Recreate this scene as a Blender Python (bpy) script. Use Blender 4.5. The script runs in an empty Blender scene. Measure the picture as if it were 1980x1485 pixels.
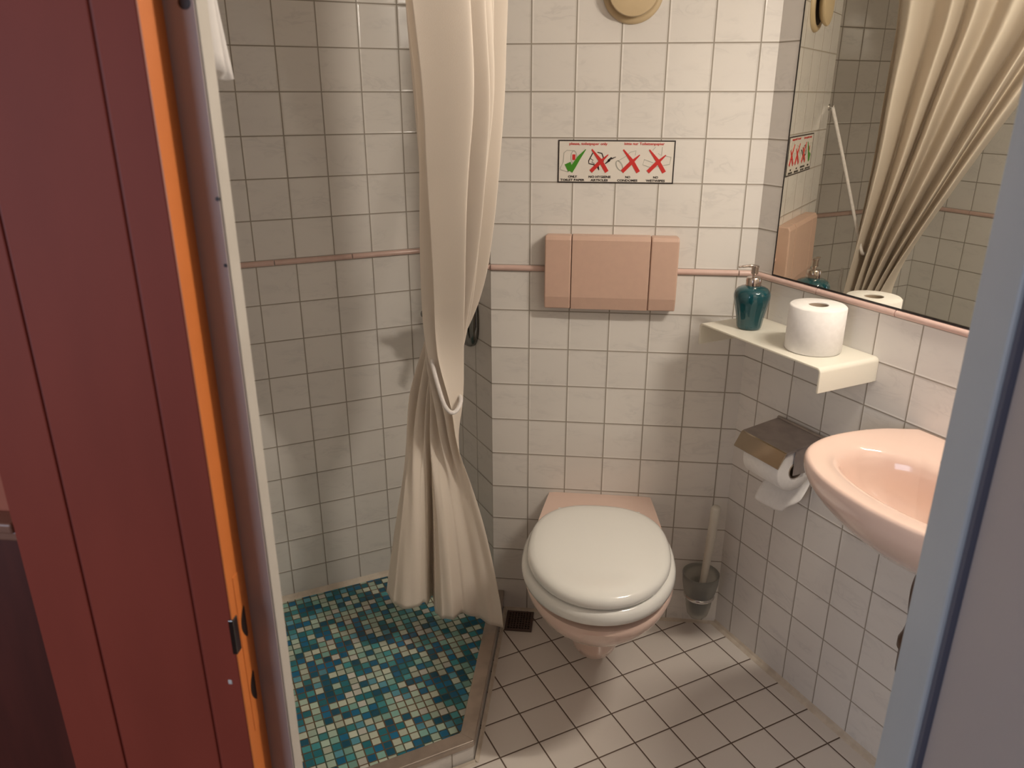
import bpy, math, random
from mathutils import Vector, Matrix
random.seed(7)
K = 0.1                      # one wall tile = 10 cm; geometry below is written in tile units

# ------------------------------------------------------------------ camera, world, lights, exposure
sc = bpy.context.scene
col = sc.collection
sc.view_settings.view_transform = 'Standard'
sc.view_settings.look = 'None'
sc.view_settings.gamma = 1.0
sc.view_settings.exposure = 0.27

F_PX, PITCH, ROLL, YAW = 1493.36, -0.3591, 0.0001, 0.1104
CAM = (2.6131, -18.7772, 14.1325)
cd = bpy.data.cameras.new('camera')
cam = bpy.data.objects.new('camera', cd); col.objects.link(cam)
cd.sensor_fit = 'HORIZONTAL'; cd.sensor_width = 36.0; cd.lens = 36.0*F_PX/1980.0
cd.dof.use_dof = True; cd.dof.focus_distance = 1.95; cd.dof.aperture_fstop = 10.5   # small phone lens, focused on the back wall
cd.clip_start = 0.01; cd.clip_end = 50
cyw, syw, cp, sp = math.cos(YAW), math.sin(YAW), math.cos(PITCH), math.sin(PITCH)
fwd = Vector((-syw*cp, cyw*cp, sp)); right = Vector((cyw, syw, 0)); up = right.cross(fwd)
r2 = right*math.cos(ROLL)+up*math.sin(ROLL); u2 = -right*math.sin(ROLL)+up*math.cos(ROLL)
M = Matrix((r2, u2, -fwd)).transposed().to_4x4(); M.translation = Vector(CAM)*K
cam.matrix_world = M
sc.camera = cam

world = bpy.data.worlds.new('world'); sc.world = world; world.use_nodes = True
world.node_tree.nodes['Background'].inputs[0].default_value = (0.75, 0.80, 1.0, 1)
world.node_tree.nodes['Background'].inputs[1].default_value = 0.05

# room axes: right wall runs along DR from its corner with the back wall; NR points into the room
W = 6.3493; TR = -1.0047
DR = Vector((math.cos(TR), math.sin(TR), 0)); NR = Vector((math.sin(TR), -math.cos(TR), 0))
E2 = -NR
ZB, ZT = 10.035, 10.184      # lower and upper edge of the pink dado strip
def srz(s, o, z): return Vector((W, 0, 0)) + DR*s + NR*o + Vector((0, 0, z))
def e12(a, b, z): return DR*a + E2*b + Vector((0, 0, z))

LAMP_W, UP_W, HALL_W = 9.8, 5.6, 15.0
def area(name, loc, target, sx, sy, power, color):
    l = bpy.data.lights.new(name, 'AREA'); l.shape = 'RECTANGLE'; l.size = sx*K; l.size_y = sy*K
    l.energy = power; l.color = color
    o = bpy.data.objects.new(name, l); col.objects.link(o)
    o.location = Vector(loc)*K
    d = (Vector(target)-Vector(loc)).normalized()
    o.rotation_euler = d.to_track_quat('-Z', 'X').to_euler()
    return o
# the mirror lamp on the right wall (tubes in the lamp housing below)
lp = srz(8.1, 0.75, 17.3)
area('mirror_lamp_light', lp, srz(6.2, 5.0, 9.0), 3.6, 0.4, LAMP_W, (1.0, 0.892, 0.76))
area('mirror_lamp_upward_fill', srz(8.1, 0.75, 17.55), srz(7.5, 4.5, 22.0), 3.6, 0.4, UP_W, (1.0, 0.892, 0.76))  # added upward fill, brightens the ceiling and the shaded walls
# daylight of the hall window behind the camera
area('hall_window_light', (-11.7, -27.0, 13.5), (3.0, -13.5, 9.0), 9, 12, HALL_W, (0.72, 0.81, 1.0))

# ------------------------------------------------------------------ node helpers
def mat(name, base=(0.8,)*3, rough=0.5, metal=0.0, **kw):
    m = bpy.data.materials.new(name); m.use_nodes = True
    b = m.node_tree.nodes['Principled BSDF']
    b.inputs['Base Color'].default_value = (*base, 1); b.inputs['Roughness'].default_value = rough
    b.inputs['Metallic'].default_value = metal
    for k, v in kw.items():
        b.inputs[k.replace('_', ' ')].default_value = v
    return m
class NT:
    def __init__(s, m): s.t = m.node_tree; s.b = s.t.nodes['Principled BSDF']
    def n(s, typ, **kw):
        q = s.t.nodes.new(typ)
        for k, v in kw.items(): setattr(q, k, v)
        return q
    def l(s, a, b): s.t.links.new(a, b)
    def put(s, inp, v):
        if isinstance(v, (int, float)): inp.default_value = v
        elif isinstance(v, tuple): inp.default_value = v
        else: s.l(v, inp)
    def m(s, op, a, b=0.0, c=None):
        q = s.n('ShaderNodeMath', operation=op); s.put(q.inputs[0], a); s.put(q.inputs[1], b)
        if c is not None: s.put(q.inputs[2], c)
        return q.outputs[0]
    def smooth(s, v, a, b, x=0.0, y=1.0):
        q = s.n('ShaderNodeMapRange', interpolation_type='SMOOTHSTEP'); s.put(q.inputs['Value'], v)
        q.inputs['From Min'].default_value = a; q.inputs['From Max'].default_value = b
        q.inputs['To Min'].default_value = x; q.inputs['To Max'].default_value = y
        return q.outputs[0]
    def mix(s, f, a, b, mode='MIX'):
        q = s.n('ShaderNodeMix', data_type='RGBA', blend_type=mode); s.put(q.inputs[0], f); s.put(q.inputs[6], a); s.put(q.inputs[7], b)
        return q.outputs[2]
    def noise(s, vec, scale, detail=2.0, dist=0.0):
        q = s.n('ShaderNodeTexNoise'); s.put(q.inputs['Vector'], vec); q.inputs['Scale'].default_value = scale
        q.inputs['Detail'].default_value = detail; q.inputs['Distortion'].default_value = dist
        return q.outputs['Fac']
    def bump(s, h, strength, dist=0.001):
        q = s.n('ShaderNodeBump'); q.inputs['Strength'].default_value = strength; q.inputs['Distance'].default_value = dist
        s.l(h, q.inputs['Height']); s.l(q.outputs[0], s.b.inputs['Normal'])
def c4(*a): return (*a, 1.0)

def tile_mat(name, base, vein, grout, gw=0.018, rough=0.13, veins=1.0):
    m = mat(name); t = NT(m)
    uv = t.n('ShaderNodeUVMap').outputs[0]
    sx = t.n('ShaderNodeSeparateXYZ'); t.l(uv, sx.inputs[0]); x, y = sx.outputs[0], sx.outputs[1]
    fx, fy = t.m('FRACT', x), t.m('FRACT', y)
    dx = t.m('MINIMUM', fx, t.m('SUBTRACT', 1.0, fx)); dy = t.m('MINIMUM', fy, t.m('SUBTRACT', 1.0, fy))
    d = t.m('MINIMUM', dx, dy)
    mask = t.smooth(d, gw*0.6, gw*1.25)                       # 0 grout, 1 tile
    cc = t.n('ShaderNodeCombineXYZ'); t.l(t.m('FLOOR', x), cc.inputs[0]); t.l(t.m('FLOOR', y), cc.inputs[1])
    wn = t.n('ShaderNodeTexWhiteNoise', noise_dimensions='3D'); t.l(cc.outputs[0], wn.inputs['Vector'])
    # each tile has its own piece of the marbling
    off = t.n('ShaderNodeVectorMath', operation='MULTIPLY_ADD'); t.l(wn.outputs['Color'], off.inputs[0])
    off.inputs[1].default_value = (37, 23, 11); t.l(uv, off.inputs[2])
    mp = t.n('ShaderNodeMapping'); t.l(off.outputs[0], mp.inputs[0]); mp.inputs['Rotation'].default_value = (0, 0, 0.6); mp.inputs['Scale'].default_value = (1.0, 2.6, 1)
    n1 = t.noise(mp.outputs[0], 1.3, 5, 1.2)
    ridge = t.m('ABSOLUTE', t.m('SUBTRACT', n1, 0.5))
    v = t.smooth(ridge, 0.0, 0.07, 1.0, 0.0)
    n2 = t.smooth(t.noise(mp.outputs[0], 0.9, 3), 0.42, 0.7)
    v = t.m('MULTIPLY', t.m('MULTIPLY', v, n2), 0.55*veins)
    v = t.m('ADD', v, t.m('MULTIPLY', n2, 0.16*veins))
    tone = t.m('ADD', 0.955, t.m('MULTIPLY', wn.outputs['Value'], 0.045))
    sc_ = t.n('ShaderNodeVectorMath', operation='SCALE'); sc_.inputs[0].default_value = base; t.l(tone, sc_.inputs['Scale'])
    tc = t.mix(v, sc_.outputs[0], c4(*vein))
    g = t.noise(uv, 0.9, 3)
    gc = t.mix(g, c4(*grout), c4(*[q*0.72 for q in grout]))
    t.l(t.mix(mask, gc, tc), t.b.inputs['Base Color'])
    t.l(t.smooth(mask, 0, 1, 0.8, rough), t.b.inputs['Roughness'])
    # pillowed edges + very slight waviness of the glaze + slightly uneven setting
    h = t.smooth(d, gw*0.5, gw*3.2)
    w = t.noise(off.outputs[0], 1.6, 1)
    tl = t.m('ADD', t.m('MULTIPLY', t.m('SUBTRACT', fx, 0.5), t.m('SUBTRACT', wn.outputs['Value'], 0.5)),
             t.m('MULTIPLY', t.m('SUBTRACT', fy, 0.5), t.m('SUBTRACT', t.m('FRACT', t.m('MULTIPLY', wn.outputs['Value'], 17.3)), 0.5)))
    h = t.m('ADD', h, t.m('ADD', t.m('MULTIPLY', w, 0.2), t.m('MULTIPLY', tl, 0.22)))
    t.bump(h, 0.4, 0.0014)
    return m

M_TILE = tile_mat('white_marbled_tile', (0.80, 0.765, 0.725), (0.64, 0.615, 0.59), (0.40, 0.355, 0.30), gw=0.016, veins=0.75)
M_FLOOR = tile_mat('floor_tile', (0.76, 0.70, 0.645), (0.68, 0.62, 0.57), (0.13, 0.085, 0.06), gw=0.019, rough=0.2, veins=0.25)

def mosaic():
    m = mat('glass_mosaic'); t = NT(m)
    uv = t.n('ShaderNodeUVMap').outputs[0]
    sx = t.n('ShaderNodeSeparateXYZ'); t.l(uv, sx.inputs[0]); x, y = sx.outputs[0], sx.outputs[1]
    fx, fy = t.m('FRACT', x), t.m('FRACT', y)
    d = t.m('MINIMUM', t.m('MINIMUM', fx, t.m('SUBTRACT', 1.0, fx)), t.m('MINIMUM', fy, t.m('SUBTRACT', 1.0, fy)))
    mask = t.smooth(d, 0.04, 0.10)
    cc = t.n('ShaderNodeCombineXYZ'); t.l(t.m('FLOOR', x), cc.inputs[0]); t.l(t.m('FLOOR', y), cc.inputs[1])
    wn = t.n('ShaderNodeTexWhiteNoise', noise_dimensions='3D'); t.l(cc.outputs[0], wn.inputs['Vector'])
    cl = t.noise(cc.outputs[0], 0.45, 1)
    val = t.m('ADD', t.m('MULTIPLY', wn.outputs['Value'], 0.92), t.m('MULTIPLY', t.m('SUBTRACT', cl, 0.5), 0.75))
    val = t.m('ADD', val, 0.04)
    r = t.n('ShaderNodeValToRGB'); r.color_ramp.interpolation = 'CONSTANT'; e = r.color_ramp.elements
    cols = [(0.0, (0.008, 0.10, 0.17)), (0.13, (0.008, 0.15, 0.30)), (0.27, (0.018, 0.18, 0.23)), (0.37, (0.06, 0.30, 0.33)), (0.46, (0.12, 0.36, 0.46)),
            (0.52, (0.24, 0.46, 0.40)), (0.60, (0.44, 0.57, 0.47)), (0.74, (0.55, 0.60, 0.49)), (0.88, (0.60, 0.60, 0.54))]
    e[0].position = 0; e[0].color = c4(*cols[0][1]); e[1].position = cols[1][0]; e[1].color = c4(*cols[1][1])
    for p, c in cols[2:]:
        q = e.new(p); q.color = c4(*c)
    t.l(val, r.inputs[0])
    tone = t.n('ShaderNodeHueSaturation'); t.l(r.outputs[0], tone.inputs['Color']); tone.inputs['Saturation'].default_value = 1.0
    t.l(t.m('ADD', 0.8, t.m('MULTIPLY', t.m('FRACT', t.m('MULTIPLY', wn.outputs['Value'], 31.7)), 0.35)), tone.inputs['Value'])
    gn = t.noise(uv, 0.16, 2)
    gc = t.mix(t.smooth(gn, 0.4, 0.6), c4(0.05, 0.085, 0.055), c4(0.13, 0.075, 0.035))
    t.l(t.mix(mask, gc, tone.outputs[0]), t.b.inputs['Base Color'])
    t.l(t.smooth(mask, 0, 1, 0.8, 0.22), t.b.inputs['Roughness'])
    t.bump(t.smooth(d, 0.02, 0.16), 0.6, 0.001)
    return m
M_MOS = mosaic()

def noisy(name, a, b, scale, rough, bump=0.0, metal=0.0, stretch=(1, 1, 1), rough2=None):
    m = mat(name, a, rough, metal); t = NT(m)
    tc = t.n('ShaderNodeTexCoord').outputs['Object']
    mp = t.n('ShaderNodeMapping'); t.l(tc, mp.inputs[0]); mp.inputs['Scale'].default_value = stretch
    n = t.noise(mp.outputs[0], scale, 4)
    t.l(t.mix(t.smooth(n, 0.3, 0.7), c4(*a), c4(*b)), t.b.inputs['Base Color'])
    if rough2 is not None: t.l(t.smooth(n, 0.3, 0.7, rough, rough2), t.b.inputs['Roughness'])
    if bump: t.bump(n, bump, 0.001)
    return m
M_DADO = noisy('pink_glazed_strip', (0.70, 0.50, 0.44), (0.66, 0.46, 0.40), 30, 0.2)
M_PINK = mat('pink_ceramic', (0.76, 0.56, 0.475), 0.09, Coat_Weight=0.4, Coat_Roughness=0.05)
M_PINKP = noisy('pink_plastic', (0.62, 0.42, 0.33), (0.60, 0.405, 0.32), 60, 0.42)
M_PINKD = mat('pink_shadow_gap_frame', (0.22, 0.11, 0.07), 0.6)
M_WHITEP = mat('white_seat_plastic', (0.80, 0.79, 0.75), 0.13, Coat_Weight=0.5, Coat_Roughness=0.06)
M_SHELF = noisy('ivory_acrylic', (0.86, 0.83, 0.72), (0.84, 0.81, 0.70), 25, 0.28)
M_CAULK = noisy('silicone_caulk', (0.66, 0.58, 0.48), (0.56, 0.48, 0.39), 40, 0.45)
M_REDP = noisy('red_brown_paint', (0.32, 0.060, 0.034), (0.285, 0.053, 0.030), 14, 0.6, 0.05, stretch=(1, 1, 0.3))
M_ORANGE = noisy('lit_red_frame_paint', (0.82, 0.24, 0.055), (0.78, 0.225, 0.05), 14, 0.4, 0.03)  # casing red brightened, lamp light put into the colour
M_REDP.node_tree.nodes['Principled BSDF'].inputs['Specular IOR Level'].default_value = 0.25
M_GROOVE = mat('deep_red_groove', (0.26, 0.042, 0.022), 0.6)  # darker red than the casing
M_CREAM = noisy('cream_frame_paint', (0.64, 0.59, 0.52), (0.60, 0.55, 0.48), 20, 0.45, 0.03)
M_DOOR = noisy('pale_grey_door', (0.41, 0.355, 0.325), (0.395, 0.345, 0.325), 6, 0.45, 0.02)
M_STOP = noisy('shaded_cream_stop', (0.60, 0.52, 0.47), (0.57, 0.49, 0.44), 10, 0.45, 0.03)  # frame cream turned brownish, its shade put into the colour
M_GAPSHADE = mat('blue_black_gap_shade', (0.10, 0.10, 0.13), 0.6)  # dark colour stands in for shade in the gap at the hinge
M_JGREY = noisy('cool_shaded_cream_jamb', (0.42, 0.445, 0.455), (0.40, 0.425, 0.435), 12, 0.4, 0.02)  # frame cream turned grey, cool shade put into the colour
M_DARKW = noisy('dark_brown_wainscot', (0.10, 0.021, 0.012), (0.075, 0.016, 0.009), 10, 0.5, 0.03, stretch=(6, 6, 0.6))
M_LEDGE = noisy('brown_wood_ledge', (0.32, 0.16, 0.10), (0.25, 0.12, 0.075), 12, 0.4, stretch=(0.5, 4, 4))
M_HALL = noisy('hall_paint', (0.42, 0.19, 0.13), (0.40, 0.18, 0.12), 5, 0.7)
M_HALLRED = noisy('hall_red_paint', (0.44, 0.13, 0.07), (0.41, 0.12, 0.065), 5, 0.7)
M_HFLOOR = noisy('hall_carpet', (0.13, 0.07, 0.055), (0.10, 0.055, 0.045), 60, 0.9, 0.2)
M_CEIL = noisy('ceiling_paint', (0.72, 0.69, 0.64), (0.70, 0.67, 0.62), 8, 0.8)
M_STEEL = noisy('brushed_steel', (0.50, 0.43, 0.38), (0.40, 0.345, 0.30), 18, 0.34, 0.02, metal=0.85, stretch=(1, 1, 1), rough2=0.46)
M_CHROME = mat('chrome', (0.62, 0.60, 0.58), 0.09, 1.0)
M_CHROMED = mat('dark_chrome', (0.20, 0.20, 0.19), 0.14, 1.0)
M_BRASS = mat('polished_bronze_steel', (0.55, 0.46, 0.36), 0.10, 1.0)
M_COVER = noisy('brushed_holder_metal', (0.42, 0.37, 0.35), (0.36, 0.32, 0.30), 40, 0.36, 0.0, metal=0.75)
M_PIPE = mat('brown_metal_pipe', (0.14, 0.085, 0.06), 0.35, 0.6)  # dark brown, partly metallic
M_MIRROR = mat('mirror_glass', (0.80, 0.79, 0.72), 0.004, 1.0)
M_MEDGE = mat('mirror_edge', (0.018, 0.012, 0.01), 0.4)
M_VENT = noisy('aged_ivory_plastic', (0.60, 0.47, 0.29), (0.56, 0.43, 0.26), 14, 0.38)
M_VENTD = mat('vent_gap', (0.05, 0.035, 0.025), 0.7)
M_DRAIN = mat('drain_plastic', (0.10, 0.06, 0.048), 0.45)
M_PAPER = noisy('tissue_paper', (0.86, 0.83, 0.80), (0.82, 0.79, 0.76), 90, 0.95, 0.35)
M_CARD = mat('cardboard_core', (0.42, 0.33, 0.25), 0.9)
M_CORD = noisy('white_cord', (0.80, 0.76, 0.74), (0.72, 0.68, 0.66), 120, 0.8, 0.3)
M_SIGN = mat('sign_white', (0.80, 0.75, 0.68), 0.25)
M_INK = mat('sign_black', (0.03, 0.022, 0.02), 0.4)
M_THIN = mat('sign_grey_line', (0.42, 0.42, 0.37), 0.4)
M_RED = mat('sign_red', (0.62, 0.035, 0.03), 0.4)
M_GREEN = mat('sign_green', (0.06, 0.28, 0.02), 0.4)
M_PUMP = mat('brushed_pump_metal', (0.55, 0.47, 0.42), 0.2, 1.0)
M_TUBE = mat('lamp_diffuser', (0.9, 0.88, 0.82), 0.4)
M_BRIST = mat('dark_bristles', (0.035, 0.028, 0.025), 0.9)
M_WHITE = noisy('white_plastic', (0.72, 0.68, 0.60), (0.68, 0.64, 0.56), 20, 0.35)

# soap bottle: dark teal glass, a thick coloured glaze with gloss
M_BOTTLE = mat('teal_glass', (0.006, 0.085, 0.105), 0.07, Coat_Weight=0.6, Coat_Roughness=0.03)
M_BOTTLE.node_tree.nodes['Principled BSDF'].inputs['Transmission Weight'].default_value = 0.35
# frosted glass of the brush cup
M_FROST = mat('frosted_glass', (0.80, 0.80, 0.76), 0.45)
M_FROST.node_tree.nodes['Principled BSDF'].inputs['Transmission Weight'].default_value = 0.85
M_FROST.node_tree.nodes['Principled BSDF'].inputs['IOR'].default_value = 1.15

def cloth(name, c, tr, scale=600):
    m = mat(name, c, 0.85); t = NT(m)
    out = t.t.nodes['Material Output']
    tc = t.n('ShaderNodeTexCoord').outputs['Object']
    n = t.noise(tc, scale, 2); n2 = t.noise(tc, 14, 3)
    h = t.m('ADD', t.m('MULTIPLY', n, 0.25), n2)
    t.bump(h, 0.35, 0.002)
    tl = t.n('ShaderNodeBsdfTranslucent'); tl.inputs[0].default_value = c4(*c)
    mx = t.n('ShaderNodeMixShader'); mx.inputs[0].default_value = tr
    t.l(t.b.outputs[0], mx.inputs[1]); t.l(tl.outputs[0], mx.inputs[2]); t.l(mx.outputs[0], out.inputs[0])
    return m
M_CURT = cloth('cream_curtain_cloth', (0.95, 0.868, 0.775), 0.30)
M_SHELFT = mat('ivory_acrylic_sheet', (0.93, 0.90, 0.80), 0.3)
def translucent_mix(m, c, f):
    t = NT(m); tl = t.n('ShaderNodeBsdfTranslucent'); tl.inputs[0].default_value = c4(*c)
    mx = t.n('ShaderNodeMixShader'); mx.inputs[0].default_value = f
    t.l(t.b.outputs[0], mx.inputs[1]); t.l(tl.outputs[0], mx.inputs[2]); t.l(mx.outputs[0], t.t.nodes['Material Output'].inputs[0])
translucent_mix(M_SHELFT, (0.93, 0.88, 0.74), 0.22)
M_TOWEL = cloth('white_terry', (0.80, 0.76, 0.73), 0.1, 300)

# ------------------------------------------------------------------ mesh helpers (tile units, world space)
def mk(name, geo, m, parent=None, origin=None, smooth=False, bevel=0.0, seg=2, sub=0, uv=None, auto=None):
    vs, fs = geo
    vs = [Vector(v) for v in vs]
    if parent is not None: org = Vector(parent['_o'])
    elif origin is not None: org = Vector(origin)
    else:
        org = Vector((sum(v.x for v in vs)/len(vs), sum(v.y for v in vs)/len(vs), min(v.z for v in vs)))
    me = bpy.data.meshes.new(name)
    me.from_pydata([((v-org)*K)[:] for v in vs], [], fs)
    me.validate(); me.update()
    me.materials.append(m)
    if uv is not None:
        ul = me.uv_layers.new(name='UVMap')
        for lp_ in me.loops:
            ul.data[lp_.index].uv = uv(vs[lp_.vertex_index])
    if smooth:
        for p in me.polygons: p.use_smooth = True
    o = bpy.data.objects.new(name, me); col.objects.link(o)
    if parent is not None: o.parent = parent
    else: o.location = org*K
    o['_o'] = list(org)
    if smooth and auto:
        me.set_sharp_from_angle(angle=math.radians(auto))
    if bevel:
        b = o.modifiers.new('bevel', 'BEVEL'); b.width = bevel*K; b.segments = seg; b.limit_method = 'ANGLE'; b.angle_limit = math.radians(35)
    if sub:
        b = o.modifiers.new('sub', 'SUBSURF'); b.levels = sub; b.render_levels = sub
    return o
def thing(name, loc):
    o = bpy.data.objects.new(name, None); col.objects.link(o); o.location = Vector(loc)*K; o.empty_display_size = 0.05
    o['_o'] = list(loc); return o
def tag(o, label, cat, group=None, kind=None):
    if label: o['label'] = label
    if cat: o['category'] = cat
    if group: o['group'] = group
    if kind: o['kind'] = kind
    return o
def struct(o): o['kind'] = 'structure'; return o

def sstep_(a, b, x):
    t_ = max(0, min(1, (x-a)/(b-a))); return t_*t_*(3-2*t_)
def join(*gs):
    V, Fc = [], []
    for v, f in gs:
        k = len(V); V += list(v); Fc += [[i+k for i in q] for q in f]
    return V, Fc
def xf(fn, g): return [fn(*v) for v in g[0]], g[1]
def box(x0, x1, y0, y1, z0, z1, fn=None):
    v = [(x0, y0, z0), (x1, y0, z0), (x1, y1, z0), (x0, y1, z0), (x0, y0, z1), (x1, y0, z1), (x1, y1, z1), (x0, y1, z1)]
    f = [(0, 3, 2, 1), (4, 5, 6, 7), (0, 1, 5, 4), (1, 2, 6, 5), (2, 3, 7, 6), (3, 0, 4, 7)]
    if fn: v = [fn(*p) for p in v]
    return v, f
def loft(rings, close=True, cap0=True, cap1=True):
    n = len(rings[0]); V = [p for r in rings for p in r]; Fc = []
    for i in range(len(rings)-1):
        for j in range(n if close else n-1):
            a = i*n+j; b = i*n+(j+1) % n; Fc.append((a, b, b+n, a+n))
    if cap0: Fc.append(tuple(range(n-1, -1, -1)))
    if cap1: Fc.append(tuple((len(rings)-1)*n+j for j in range(n)))
    return V, Fc
def lathe(c, prof, n=40, axis='z', fn=None, cap0=True, cap1=True, flute=None):
    """prof: (radius, height) from c along axis"""
    rings = []
    for r, h in prof:
        ring = []
        for i in range(n):
            a = 2*math.pi*i/n
            rr = r*(flute(a, h) if flute else 1)
            p = (rr*math.cos(a), rr*math.sin(a), h)
            if axis == 'y': p = (p[0], p[2], p[1])
            if axis == 'x': p = (p[2], p[0], p[1])
            q = (c[0]+p[0], c[1]+p[1], c[2]+p[2])
            ring.append(fn(*q) if fn else q)
        rings.append(ring)
    return loft(rings, True, cap0, cap1)
def tube(pts, r, n=12, cap=True):
    pts = [Vector(p) for p in pts]; rings = []
    rr = r if isinstance(r, (list, tuple)) else [r]*len(pts)
    nrm = None
    for i, p in enumerate(pts):
        d = (pts[min(i+1, len(pts)-1)]-pts[max(i-1, 0)]).normalized()
        if nrm is None:
            nrm = d.cross(Vector((0, 0, 1)))
            if nrm.length < 0.1: nrm = d.cross(Vector((1, 0, 0)))
            nrm.normalize()
        else:
            nrm = (nrm - d*nrm.dot(d)).normalized()
        b = d.cross(nrm)
        rings.append([p+(nrm*math.cos(2*math.pi*j/n)+b*math.sin(2*math.pi*j/n))*rr[i] for j in range(n)])
    return loft(rings, True, cap, cap)
def spline(pts, n=10):
    pts = [Vector(p) for p in pts]; out = []
    P = [pts[0]*2-pts[1]]+pts+[pts[-1]*2-pts[-2]]
    for i in range(1, len(P)-2):
        for k in range(n):
            t = k/n; a, b, c, d = P[i-1], P[i], P[i+1], P[i+2]
            out.append(0.5*((2*b)+(c-a)*t+(2*a-5*b+4*c-d)*t*t+(3*b-a-3*c+d)*t**3))
    out.append(pts[-1]); return out
def quad(a, b, c, d): return [a, b, c, d], [(0, 1, 2, 3)]
def wallgeo(P0, P1, z0, z1, th=0.6, inward=None):
    """vertical slab from P0 to P1, its room face on the line; the body lies on the far side of `inward`"""
    P0, P1 = Vector(P0), Vector(P1); d = (P1-P0).normalized(); n = Vector((-d.y, d.x, 0))
    if n.dot(inward) > 0: n = -n
    a = [P0, P1, P1+n*th, P0+n*th]
    v = [(p.x, p.y, z0) for p in a]+[(p.x, p.y, z1) for p in a]
    f = [(0, 1, 2, 3), (4, 7, 6, 5), (0, 4, 5, 1), (1, 5, 6, 2), (2, 6, 7, 3), (3, 7, 4, 0)]
    return v, f
HC = 22.0
def tiled_wall(name, P0, P1, inward, u0, dirn, z0=0.0, th=0.6, dado=None):
    """one wall: lower tiles, upper tiles; u measured from P0 along the wall plus u0"""
    P0 = Vector(P0); D = (Vector(P1)-P0).normalized()
    g1 = wallgeo(P0, P1, z0, ZB, th, inward); g2 = wallgeo(P0, P1, ZT, HC, th, inward); gm = wallgeo(P0, P1, ZB, ZT, th, inward)
    n1 = len(g1[0])
    V, Fc = join(g1, g2, gm)
    vs = [Vector(v) for v in V]
    org = Vector((P0.x, P0.y, 0))
    me = bpy.data.meshes.new(name); me.from_pydata([((v-org)*K)[:] for v in vs], [], Fc); me.update(); me.materials.append(M_TILE)
    ul = me.uv_layers.new(name='UVMap')
    for l_ in me.loops:
        i = l_.vertex_index; v = vs[i]; u = (v-P0).dot(D)*dirn+u0+200
        w = v.z-(ZT if i >= n1 else ZB)+200
        if i >= 2*n1: w = v.z*0+200.5
        ul.data[l_.index].uv = (u, w)
    o = bpy.data.objects.new(name, me); col.objects.link(o); o.location = org*K
    struct(o)
    if dado:
        N = Vector((-D.y, D.x, 0)); N = N if N.dot(inward) > 0 else -N
        L = (Vector(P1)-P0).length; zc, h = (ZB+ZT)/2, (ZT-ZB)/2*0.97
        seg = 2.0; k = 0.0; parts = []
        while k < L-1e-3:
            k2 = min(k+seg, L); rings = []
            for x in (k+0.012, k2-0.012):
                rings.append([P0+D*x+N*(0.075*math.sin(a))+Vector((0, 0, zc-h*math.cos(a))) for a in [math.pi*i/8 for i in range(9)]])
            parts.append(loft(rings)); k = k2
        struct(mk(dado, join(*parts), M_DADO, smooth=True, auto=40))
    return o

# ------------------------------------------------------------------ structure
Lang = 0.5409; Ldir = Vector((math.cos(Lang), math.sin(Lang), 0)); L0 = Vector((-5.9406, -0.3045, 0))
Sang = 2.156; Sdir = Vector((math.cos(Sang), math.sin(Sang), 0))
cornerSL = Sdir*2.80
back0, back1 = Vector((0, 0, 0)), Vector((W, 0, 0))
YFI = -12.99
Lstart = L0 - Ldir*3.55                       # hidden corner with the left wall
LW_dir = DR
LW_end_len = (YFI-Lstart.y)/LW_dir.y
LWend = Lstart + LW_dir*LW_end_len
RWend = Vector((W, 0, 0))+DR*13.0
tiled_wall('wall_back', back0, back1, Vector((0, -1, 0)), 0.03, 1, dado='trim_1')
tiled_wall('wall_right', (W, 0, 0), RWend, NR, 1-0.6148, 1, dado='trim_2')
tiled_wall('wall_shower_far', Lstart, cornerSL+Ldir*0.0, -Vector((-Ldir.y, Ldir.x, 0)), -3.55, 1, dado='trim_3')
tiled_wall('wall_shower_side', (0, 0, 0), cornerSL, -Vector((Ldir.x, Ldir.y, 0)), 0.0, 1, th=0.35, dado='trim_4')
tiled_wall('wall_left', Lstart, LWend, E2, 0.0, 1, th=0.3, dado='trim_5')

# floor
thF, fu, fv = -1.001, -5.7973, 3.0376
EV = Vector((math.cos(thF), math.sin(thF), 0)); EU = Vector((EV.y, -EV.x, 0))
fpoly = [(-12, 3.5), (9, 3.5), (17, -6), (17, -13.5), (-12, -13.5)]
def slab(poly, z0, z1):
    n = len(poly)
    return [(x, y, z0) for x, y in poly]+[(x, y, z1) for x, y in poly], [tuple(range(n-1, -1, -1)), tuple(range(n, 2*n))]+[(i, (i+1) % n, (i+1) % n+n, i+n) for i in range(n)]
def ccw(p):
    a = sum(p[i][0]*p[(i+1) % len(p)][1]-p[(i+1) % len(p)][0]*p[i][1] for i in range(len(p)))
    return p if a > 0 else p[::-1]
struct(mk('floor', slab(ccw(fpoly), -0.6, 0.0), M_FLOOR, origin=(0, 0, 0), uv=lambda v: (v.dot(EU)-fu+200, v.dot(EV)-fv+200)))
struct(mk('ceiling', slab(ccw([(-14, 5), (10, 5), (18, -6), (18, -36), (-14, -36)]), HC, HC+0.6), M_CEIL, origin=(0, 0, HC)))

# caulk beads where the walls meet the floor
def bead(name, A, B, inward, z=0.0, w=0.16):
    A, B = Vector(A), Vector(B); N = Vector(inward)
    rings = [[p, p+N*w, p+N*w*0.9+Vector((0, 0, w*0.12)), p+N*w*0.3+Vector((0, 0, w*0.45)), p+Vector((0, 0, w*1.0))] for p in (A+Vector((0, 0, z)), B+Vector((0, 0, z)))]
    return struct(mk(name, loft(rings), M_CAULK, smooth=False))
bead('trim_6', (W, 0, 0), RWend, NR, 0.0, 0.13)
bead('trim_7', (0.34, 0, 0), back1, (0, -1, 0), 0.0, 0.07)

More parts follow.
